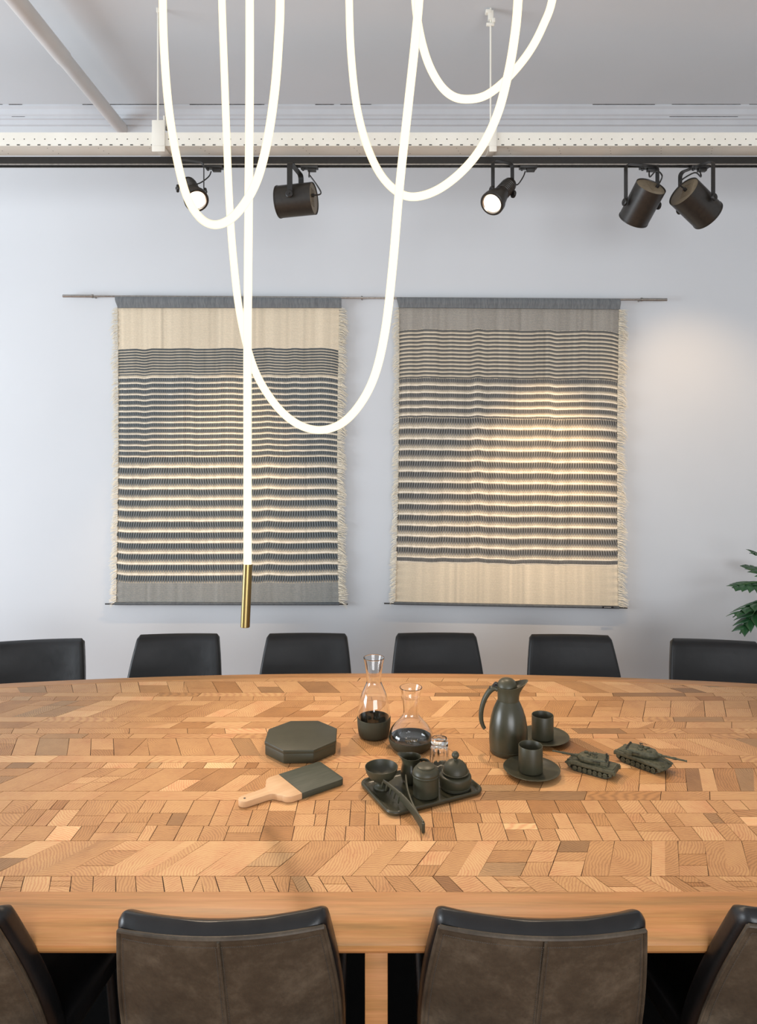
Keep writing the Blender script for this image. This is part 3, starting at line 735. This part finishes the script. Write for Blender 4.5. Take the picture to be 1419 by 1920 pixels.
# serving tray
tr = thing('serving_tray', 'olive rectangular tray with raised rim holding the tea things', 'tray', (.1225, 2.0025, Z), math.radians(25.7))
b = MB(); loops = []
for ins, z in ((.012, 0), (.004, .001), (0, .006), (0, .011), (.002, .0135), (.006, .0135), (.008, .011), (.013, .0055), (.02, .0045)):
    loops.append([(x, y, z) for x, y in rrect(.152-ins, .106-ins, .030-ins*.6, 8)])
b.loft(loops); b.build('tray_dish', M['olive_gloss'], tr, ang=50)
TZ2 = Z+.0047
GT = 'tea things on the olive tray'
def hollow(out, th=.003, base=.004):
    inn_ = [(max(r-th, .0005), z) for r, z in reversed(out) if z > base+.002]
    return out+inn_+[(.0005, max(base, inn_[-1][1]-.0))]
t = thing('footed_bowl', 'small olive footed bowl at the left end of the tray', 'bowl', (.0085, 2.000, TZ2), 0, GT)
MB().lathe([(.0005, 0), (.023, 0), (.0235, .003), (.021, .006), (.019, .007), (.0135, .011), (.0125, .016), (.015, .020), (.026, .025), (.037, .034), (.044, .046), (.0475, .0595), (.0475, .0615), (.0460, .0615), (.042, .047), (.035, .036), (.025, .0285), (.010, .0255), (.0005, .025)], 56).build('bowl', M['olive'], t, ang=60)
# creamer with spout
def spouted(profile, sp, ang0, width, seg=64, lift=.0):
    loops = []
    for r, z, s in profile:
        L = []
        for j in range(seg):
            a = 2*PI*j/seg; d = abs((a-ang0+PI) % (2*PI)-PI); e = math.exp(-(d/width)**2)*s
            rad = r+sp*e; L.append((rad*math.cos(a), rad*math.sin(a), z+lift*e))
        loops.append(L)
    return loops
t = thing('milk_jug', 'small olive milk jug with spout behind the lidded canister', 'jug', (.097, 2.035, TZ2), 0, GT)
o_ = [(.020, 0, 0), (.026, .003, 0), (.031, .016, 0), (.0325, .028, 0), (.030, .044, 0), (.026, .056, .1), (.0255, .064, .45), (.027, .072, .9), (.028, .0745, 1)]
i_ = [(.0265, .0745, 1), (.024, .064, .45), (.0245, .056, .1), (.028, .044, 0), (.030, .028, 0), (.028, .012, 0), (.018, .004, 0)]
MB().loft(spouted(o_+i_, .014, math.radians(168), .55, lift=.006)).build('jug_body', M['olive_gloss'], t, ang=60)
MB().tube(catmull([(.027, 0, .040), (.040, -.002, .038), (.050, -.004, .048), (.048, -.004, .062), (.036, -.002, .066), (.026, 0, .062)], 6), .0032, 10, sect=[(1.5*math.cos(a*PI/5), .9*math.sin(a*PI/5)) for a in range(10)]).build('jug_handle', M['olive_gloss'], t, ang=60)
t = thing('lidded_canister', 'olive cylindrical canister with a flat-topped lid at the front of the tray', 'canister', (.1336, 1.960, TZ2), 0, GT)
MB().lathe([(.0005, 0), (.034, 0), (.0362, .003), (.0362, .053), (.033, .055), (.0005, .055)], 56).build('canister_body', M['olive'], t)
MB().lathe([(.034, .0535), (.0375, .0545), (.038, .0575), (.0365, .059), (.0365, .061), (.0375, .0625), (.037, .065), (.0350, .071), (.031, .076), (.0265, .0785), (.0255, .0795), (.0258, .0815), (.0235, .0835), (.0005, .0838)], 56).build('canister_lid', M['olive'], t, ang=50)
t = thing('sugar_bowl', 'round olive sugar pot with domed lid and ball knob on the tray', 'sugar bowl', (.222, 2.002, TZ2), 0, GT)
MB().lathe([(.0005, 0), (.042, 0), (.044, .003), (.043, .0045), (.0455, .006), (.0455, .009), (.0445, .010), (.0455, .0115), (.0458, .034), (.0445, .037), (.041, .039), (.037, .0405), (.0005, .041)], 64).build('pot_body', M['olive'], t, ang=40)
ld = MB().lathe([(.030, .0405), (.0385, .0445), (.0402, .0465), (.0395, .048), (.0365, .0485), (.0355, .054), (.032, .063), (.026, .071), (.018, .0765), (.009, .0795), (.0055, .081), (.005, .083), (.0005, .084)], 64).build('domed_lid', M['olive'], t, ang=50)
b = MB(); b.lathe([(.0005, .081)]+[(.0108*math.sin(PI*k/12), .0935-.0108*math.cos(PI*k/12)) for k in range(1, 12)]+[(.0005, .1043)], 24); b.build('lid_knob', M['olive'], ld)
# tongs
hx_, hy_ = .1146, 1.779
tg = thing('serving_tongs', 'olive slotted tongs leaning over the front edge of the tray', 'tongs', (hx_, hy_, Z))
def tong_arm(tip, name, flip):
    root = Vector((hx_, hy_, Z)); a = Vector((0, 0, .015)); e = Vector(tip)-root; b = MB()
    dirv = (e-a); L = dirv.length; ax = dirv.normalized(); side = ax.cross(Vector((0, 0, 1))).normalized()*flip; up = side.cross(ax).normalized()
    if up.z < 0: up = -up
    bow = side*.014
    P = lambda f: a+dirv*f+bow*math.sin(PI*f)*.8
    # solid handle
    loops = []
    for k in range(13):
        f = k/12*.62; hh = .0145-.0035*(k/12)**.6
        c = P(f); loops.append([c+side*.0022+up*hh, c+side*.0022-up*hh, c-side*.0022-up*hh, c-side*.0022+up*hh])
    b.loft(loops)
    # comb head: spine and teeth hanging down
    loops = []
    for k in range(9):
        f = .60+.40*k/8; c = P(f); hh = .0100-.003*k/8
        loops.append([c+side*.002+up*hh, c+side*.002-up*hh*.4, c-side*.002-up*hh*.4, c-side*.002+up*hh])
    b.loft(loops)
    for k in range(5):
        f = .645+.335*k/4; c = P(f); tl = .024-.001*k if k < 4 else .021
        q = c-up*.002; r = q-up*tl+ax*.004*(k > 0)
        w_ = ax*.0036
        b.loft([[q+w_+side*.002, q+w_-side*.002, q-w_-side*.002, q-w_+side*.002], [r+w_*.6+side*.0015, r+w_*.6-side*.0015, r-w_*.6-side*.0015, r-w_*.6+side*.0015]])
    b.build(name, M['olive'], tg, bevel=.0007)
tong_arm((.010, 1.965, Z+.044), 'tong_arm', 1)
tong_arm((.078, 1.985, Z+.044), 'tong_arm', -1)
MB().box((0, -.001, .0135), (.0045, .0055, .013)).build('hinge_end', M['olive'], tg, bevel=.0025)

# carafes
def carafe(label, x, y, prof, zs, th=.0022, seg=72):
    t = thing('glass_carafe', label, 'carafe', (x, y, Z), 0, 'glass carafes with olive bases')
    pp = catmull([(r, 0, z) for r, z in prof], 8); out = [(p.x, p.z) for p in pp]
    inn_ = [(max(r-th, .001), z) for r, z in reversed(out) if z > .0065]
    g = [(.0005, .0016)]+[(r, z) for r, z in out if z > .0016]+[(out[-1][0]-th*.5, out[-1][1]+.001)]+inn_+[(.0005, .0068)]
    MB().lathe(g, seg).build('glass_bottle', M['glass'], t, ang=70)
    sl = [(r, z) for r, z in out if z <= zs]; so = [(.0005, 0)]+[(r+.0022, z) for r, z in sl]+[(r+.0005, z+(.0006 if i_ == 0 else 0)) for i_, (r, z) in enumerate(reversed(sl)) if z > .002]+[(.0005, .0009)]
    MB().lathe(so, seg).build('silicone_base', M['silicone'], t, ang=60)
    return t
carafe('tall slim glass carafe with olive base, behind the rounder carafe', -.0157, 2.368, [(.038, .0005), (.047, .003), (.0505, .012), (.0535, .035), (.0550, .060), (.0540, .085), (.0505, .110), (.044, .138), (.034, .162), (.0265, .180), (.0250, .192), (.0265, .212), (.0285, .228), (.031, .245), (.036, .266)], .066)
ct = carafe('round-bellied glass carafe with olive base, next to the upturned tumbler', .1065, 2.277, [(.050, .0005), (.060, .004), (.0685, .018), (.0715, .034), (.069, .052), (.058, .070), (.043, .086), (.031, .100), (.0255, .114), (.0255, .130), (.0275, .148), (.030, .165), (.0315, .180), (.037, .197)], .036)
b = MB(); rr2 = random.Random(4); pts = []
for k in range(15): f = k/14; a = math.radians(268-16+32*f); r = .0700-.0008; pts.append((r*math.cos(a), r*math.sin(a), .048+.004*math.sin(k*2.3)+.003*f))
b.tube(catmull(pts, 4), .0005, 5); b.build('gold_script', M['gold'], ct)
# tumbler, upside down on the tray
t = thing('glass_tumbler', 'clear faceted tumbler standing upside down behind the sugar pot', 'glass', (.184, 2.092, TZ2))
seg = 60; loops = []
def fac(a, amt): return 1-amt*abs(math.sin(a*5))
for r, z, am in ((.0335, 0, 0), (.0335, .012, 0), (.0325, .020, .05), (.0285, .060, .07), (.0265, .080, .05), (.0262, .085, 0), (.0250, .098, 0), (.0225, .1045, 0), (.016, .1045, 0), (.013, .100, 0), (.012, .100, 0)):
    loops.append([(r*fac(2*PI*j/seg, am)*math.cos(2*PI*j/seg), r*fac(2*PI*j/seg, am)*math.sin(2*PI*j/seg), z) for j in range(seg)])
inner = []
for r, z in ((.004, .086), (.018, .086), (.0215, .082), (.0235, .070), (.0275, .040), (.0305, .010), (.0312, .0005)):
    inner.append([(r*math.cos(2*PI*j/seg), r*math.sin(2*PI*j/seg), z) for j in range(seg)])
b = MB(); b.loft([[(p[0]*.04, p[1]*.04, .100) for p in loops[-1]]][:0]+inner+loops); b.build('tumbler_glass', M['glass'], t, ang=50)
# thermos
t = thing('thermos_jug', 'olive insulated coffee jug with curved handle and pouring spout', 'thermos', (.4205, 2.247, Z), math.radians(-8))
MB().lathe([(.0005, 0), (.056, 0), (.0595, .003), (.0600, .016), (.0594, .0165), (.0594, .018), (.0602, .0185), (.0615, .035), (.0618, .060), (.0600, .085), (.0555, .112), (.0485, .136), (.0415, .152), (.0365, .162), (.0345, .1665), (.0005, .1665)], 72).build('jug_body', M['olive_gloss'], t, ang=50)
prof = [(.0340, .1660, 0), (.0345, .172, 0), (.0345, .182, .02), (.0350, .192, .15), (.0365, .201, .45), (.0385, .209, .8), (.0392, .2125, 1.0), (.0375, .2125, 1.0), (.036, .204, .7), (.034, .199, .4), (.020, .196, .1)]
col_ = MB().loft(spouted(prof, .024, 0, .75, lift=.020)).build('spout_collar', M['olive'], t, ang=60)
MB().lathe([(.0325, .199), (.0325, .208), (.0305, .218), (.0255, .227), (.0175, .233), (.008, .2355), (.0005, .236)], 48, Matrix.Translation((-.004, 0, .001))).build('lid', M['olive'], t, ang=60)
b = MB(); hp = catmull([(-.034, 0, .200), (-.045, 0, .203), (-.060, 0, .192), (-.076, 0, .165), (-.086, 0, .130), (-.087, 0, .100), (-.082, 0, .080), (-.076, 0, .070)], 6)
n = len(hp); b.tube(hp, [(.011 if i < 8 else .011-.004*(i-8)/(n-8)) for i in range(n)], sect=[(.85*math.cos(a*PI/6), 1.15*math.sin(a*PI/6)) for a in range(12)], up=(0, 0, 1))
b.build('handle', M['olive'], t, ang=60)
b = MB(); b.tube(catmull([(-.030, 0, .214), (-.040, 0, .219), (-.047, 0, .212), (-.053, 0, .203), (-.061, 0, .205)], 5), .004, sect=[(.6, 2.0), (.6, -2.0), (-.6, -2.0), (-.6, 2.0)], up=(0, 0, 1)); b.box((-.036, 0, .208), (.008, .009, .006)); b.build('thumb_lever', M['black_metal'], t, bevel=.001)
# cups and saucers
for x, y, lb_, ls in ((.553, 2.337, 'olive straight-sided cup on the saucer behind the thermos jug', 'olive round saucer partly hidden behind the thermos jug'),
                      (.461, 2.102, 'olive straight-sided cup on the saucer in front of the thermos jug', 'olive round saucer in front of the thermos jug')):
    s_ = MB().lathe([(.0005, .001), (.046, .0005), (.048, .0015), (.070, .0075), (.0835, .0125), (.0850, .0145), (.0835, .0150), (.070, .0105), (.050, .0055), (.040, .0045), (.0005, .0045)], 72).build('saucer', M['olive'], ang=60)
    s_.location = (x+.003, y, Z); tag(s_, ls, 'saucer', 'olive saucers')
    c_ = MB().lathe([(.0005, 0), (.0335, 0), (.0355, .0015), (.0362, .005), (.0362, .0775), (.0357, .0785), (.0345, .0785), (.0338, .0775), (.0336, .006), (.030, .003), (.0005, .003)], 64).build('cup', M['olive'], ang=50)
    c_.location = (x, y, Z+.0048); tag(c_, lb_, 'cup', 'olive cups')

# ------------------------------------------------------------------ model tanks (local +x = forward)
def tank(label, x, y, hdeg, tdeg, s):
    t = thing('toy_tank', label, 'model tank', (x, y, Z), math.radians(hdeg), 'olive model tanks'); t.scale = (s, s, s*1.13)
    Lh, Wd = .0775, .033
    side = [(-Lh, .014), (-Lh+.002, .0265), (-.02, .0275), (.040, .0262), (Lh-.006, .0205), (Lh, .0155), (Lh-.012, .008), (-Lh+.012, .007)]
    b = MB(); b.loft([[(px2, w_, z) for px2, z in side] for w_ in (-.022, .022)])
    b.box((-.045, 0, .0275), (.028, .024, .0012))
    for k in range(3): b.lathe([(.009, 0), (.009, .0012), (.006, .0014)], 16, Matrix.Translation((-.058+.0, -.014+.014*k, .0278)))
    b.build('hull', M['tank'], t, bevel=.0008)
    for sy in (-1, 1):
        b = MB(); fo = [(-Lh-.001, .0165), (-Lh, .0268), (.045, .0268), (Lh-.006, .0212), (Lh-.001, .018), (Lh-.004, .0155), (.055, .0155), (.050, .0175), (.02, .0165), (-.01, .0175), (-.04, .0165), (-Lh+.01, .0172)]
        b.loft([[(px2, yy, z) for px2, z in fo] for yy in (sy*.0215, sy*Wd)])
        b.box((-Lh, sy*.028, .019), (.003, .004, .0045))
        b.build('side_skirt', M['tank'], t, bevel=.0006)
        loop = []
        for k in range(9): a = math.radians(90+180*k/8); loop.append((-.062+.0085*math.cos(a), .0155+.0085*math.sin(a)))
        loop = [(-.064, .022)]+[(-.066-.006*math.sin(math.radians(20*k)), .0145+.0075*math.cos(math.radians(20*k))) for k in range(1, 8)]+[(-.052, .0012), (.048, .0012), (.066, .010), (.0705, .0145), (.068, .020), (.060, .0215)]
        P = [(a_, c_) for a_, c_ in loop]; b = MB()
        n = len(P)
        outr = [(a_, sy*.0215, c_) for a_, c_ in P]; cx, cz = 0, .013
        inn2 = [(a_-.0025*(1 if a_ > cx else -1)*(abs(a_) > .05), sy*.0215, c_+(.0022 if c_ < cz else -.0022)) for a_, c_ in P]
        L1 = [[(p[0], sy*yy, p[2]) for p in (outr[i2], inn2[i2])] for yy in (1,) for i2 in range(0)]
        vs = []
        for p, q in zip(outr, inn2): vs += [(p[0], sy*.0225, p[2]), (p[0], sy*.0318, p[2]), (q[0], sy*.0318, q[2]), (q[0], sy*.0225, q[2])]
        fs = [tuple(i*4+k for k in (0, 1)) + tuple(((i+1) % n)*4+k for k in (1, 0)) for i in range(n)]
        fs = []
        for i in range(n):
            j = (i+1) % n
            for k in range(4): k2 = (k+1) % 4; fs.append((i*4+k, i*4+k2, j*4+k2, j*4+k))
        b.add(vs, fs)
        for k in range(26): b.box((-.05+.098*k/25, sy*.027, .0008), (.0012, .005, .0008))
        b.build('track', M['tank_dark'], t)
        for k in range(7):
            wx = -.050+.0157*k; MB().lathe([(.0062, 0), (.0068, .0008), (.0068, .0036), (.0050, .0040), (.0046, .0030), (.0022, .0030), (.0020, .0044), (.0001, .0044)], 20, frame_mat((wx, sy*.0285, .0082), (0, sy, 0), (1, 0, 0))).build('road_wheel', M['tank'], t)
        for wx, wz in ((-.0655, .0145), (.0625, .0135)): MB().lathe([(.0052, 0), (.0052, .0035), (.003, .004), (.0001, .004)], 12, frame_mat((wx, sy*.0285, wz), (0, sy, 0), (1, 0, 0))).build('drive_wheel', M['tank'], t)
    # headlight bits and tow hooks
    b = MB(); b.box((Lh-.008, .018, .0215), (.003, .003, .002)); b.box((Lh-.008, -.018, .0215), (.003, .003, .002)); b.tube([(Lh-.02, -.012, .026), (Lh-.012, .0, .0235), (Lh-.02, .012, .026)], .0006, 6)
    b.build('tow_cable', M['tank'], t)
    # turret
    tp = [(.048, .0), (.036, .0195), (.012, .0265), (-.018, .0275), (-.046, .0265), (-.046, -.0265), (-.018, -.0275), (.012, -.0265), (.036, -.0195)]
    b = MB(); b.loft([[(a_*.93, c_*.90, .0285) for a_, c_ in tp], [(a_, c_, .0350) for a_, c_ in tp], [(a_*.86-.002, c_*.93, .0435) for a_, c_ in tp]])
    for sy in (-1, 1):
        b.box((-.038, sy*.029, .0345), (.011, .004, .0048)); b.box((-.0475, sy*.013, .036), (.003, .011, .005))
    tu = b.build('turret', M['tank'], t, bevel=.0009); tu.rotation_euler = (0, 0, math.radians(tdeg))
    b = MB(); b.tube([(.040, 0, .0365), (.052, 0, .0368)], [.0052, .0042], 12); b.tube([(.05, 0, .0368), (.082, 0, .0372)], .0029, 10); b.tube([(.082, 0, .0372), (.092, 0, .0374)], .0037, 10); b.tube([(.090, 0, .0374), (.119, 0, .0379)], [.0026, .0022], 10); b.tube([(.118, 0, .0379), (.121, 0, .0379)], .0028, 10)
    b.build('gun_barrel', M['tank'], tu)
    for hx2, hy2, hr in ((-.008, -.010, .0075), (-.010, .011, .0070)):
        b = MB(); b.lathe([(hr, .043), (hr, .0455), (hr*.8, .0465), (.0001, .0466)], 18, Matrix.Translation((hx2, hy2, 0)))
        for k in range(6): a = k*PI/3; b.box((hx2+hr*math.cos(a), hy2+hr*math.sin(a), .0462), (.0013, .0013, .0013))
        b.build('hatch', M['tank'], tu)
    b = MB(); b.box((.018, -.012, .0452), (.006, .0045, .0028)); b.lathe([(.004, .043), (.004, .049), (.003, .050), (.0001, .050)], 14, Matrix.Translation((.006, .0, 0))); b.box((.010, .014, .0445), (.004, .003, .002)); b.build('sight_box', M['tank'], tu, bevel=.0005)
    b = MB(); b.tube([(-.010, .011, .046), (-.010, .011, .0515)], .0008, 6); b.box((-.010, .011, .0522), (.005, .0011, .0013)); b.tube([(-.006, .011, .0524), (.008, .011, .0528)], .0006, 6); b.build('machine_gun', M['tank_dark'], tu)
    b = MB()
    for sy in (-1, 1):
        for k in range(5): b.tube([(-.026+.0045*k, sy*.0275, .0365), (-.024+.0045*k, sy*.0312, .0392)], .0011, 8)
    b.build('smoke_launchers', M['tank_dark'], tu)
    b = MB()
    for sy in (-1, 1): b.tube([(-.042, sy*.018, .042), (-.043, sy*.018, .0475)], .0005, 5); b.box((-.043, sy*.020, .0445), (.0028, .0024, .0022))
    for k in range(9): b.box((-.046+.0*k, -.022+.0055*k, .0395), (.0028, .0004, .0028))
    b.build('rear_basket', M['tank_dark'], tu)
tank('olive model tank with its gun pointing left, beside the front saucer', .650, 2.113, 145, 13, .97)
tank('olive model tank with its gun pointing right, furthest right on the table', .822, 2.150, -48, 14, 1.03)

# ------------------------------------------------------------------ plant at the right edge
t = thing('potted_plant', 'green potted plant with deeply lobed leaves behind the right edge chair', 'plant', (2.22, 3.72, 0))
MB().lathe([(.0005, 0), (.13, 0), (.14, .01), (.18, .36), (.185, .38), (.17, .38), (.165, .35), (.0005, .35)], 40).build('pot', M['pot'], t, ang=50)
MB().lathe([(.164, .352), (.10, .362), (.0005, .365)], 30).build('soil', M['soil'], t)
def leaf(base, tip, droop, scale, k):
    base, tip = Vector(base), Vector(tip); d = (tip-base); L = d.length; ax = d.normalized(); side = ax.cross(Vector((0, 0, 1))).normalized(); up = side.cross(ax).normalized()
    side = (side*math.cos(k)+up*math.sin(k)).normalized(); up = side.cross(ax)
    def mid(f): return base+d*f-Vector((0, 0, 1))*droop*f*f*L
    b = MB(); n = 18
    loops = []
    for i in range(n+1):
        f = i/n; wd = L*scale*(.05+.10*math.sin(PI*min(1, f*1.05)))*(1-f*.7)
        c = mid(f); loops.append([c-side*wd+up*wd*.3, c-side*wd*.5+up*wd*.1, c, c+side*wd*.5+up*wd*.1, c+side*wd+up*wd*.3])
    b.loft(loops, closed=False, cap0=False, cap1=False)
    for i in range(5):
        f = .14+.17*i
        for s_ in (-1, 1):
            c = mid(f); ll = L*scale*(.50-.065*i)*(1.0 if i > 0 else .8); dr_ = (side*s_*1.0+ax*(.45+.18*i)).normalized()
            px3 = []
            for q in range(7):
                g = q/6; p = c+dr_*ll*g-Vector((0, 0, 1))*ll*.28*g*g+ax*ll*.12*g*g; hw = L*.072*(.55+1.0*math.sin(PI*min(1, g*.85+.12)))*(1-g**3)+.0006
                nn = (ax-dr_*ax.dot(dr_)).normalized(); px3.append([p-nn*hw, p+up*hw*.15, p+nn*hw])
            b.loft(px3, closed=False, cap0=False, cap1=False)
    o = b.build('leaf', M['leaf'], t, ang=80, fix=False)
    sm = o.modifiers.new('thickness', 'SOLIDIFY'); sm.thickness = .0012
    pr_ = catmull([(random.uniform(-.03, .03), random.uniform(-.03, .03), .36), (base.x*.35, base.y*.35, .36+(base.z-.36)*.6), tuple(base), tuple(mid(.9))], 6)
    MB().tube(pr_, [.006-.0045*i/(len(pr_)-1) for i in range(len(pr_))], 8).build('leaf_stalk', M['stem'], t)
for bx, by, bz, tx, ty, tz, dp, s_, k in (
    (-.16, -.05, 1.01, -.375, -.10, 1.035, .15, 1.0, .2), (-.14, -.10, .95, -.40, -.16, .93, .25, 1.0, -.2), (-.18, -.08, .93, -.36, -.15, .84, .3, 1.15, .1),
    (-.08, .05, 1.10, -.22, .02, 1.22, .3, 1, .3), (-.12, -.16, .78, -.30, -.30, .70, .3, 1, 0), (.05, .0, 1.12, .15, .05, 1.30, .3, 1, 0), (.12, -.06, .95, .36, -.1, .95, .3, 1, 0), (.08, .12, .98, .25, .28, 1.02, .3, 1, 0),
    (0, -.12, 1.0, .06, -.36, .98, .3, 1, 0), (-.02, .14, 1.0, -.1, .30, 1.1, .3, 1, 0), (.1, -.1, .8, .28, -.22, .7, .3, 1, 0)):
    leaf((bx, by, bz), (tx, ty, tz), dp, s_, k)
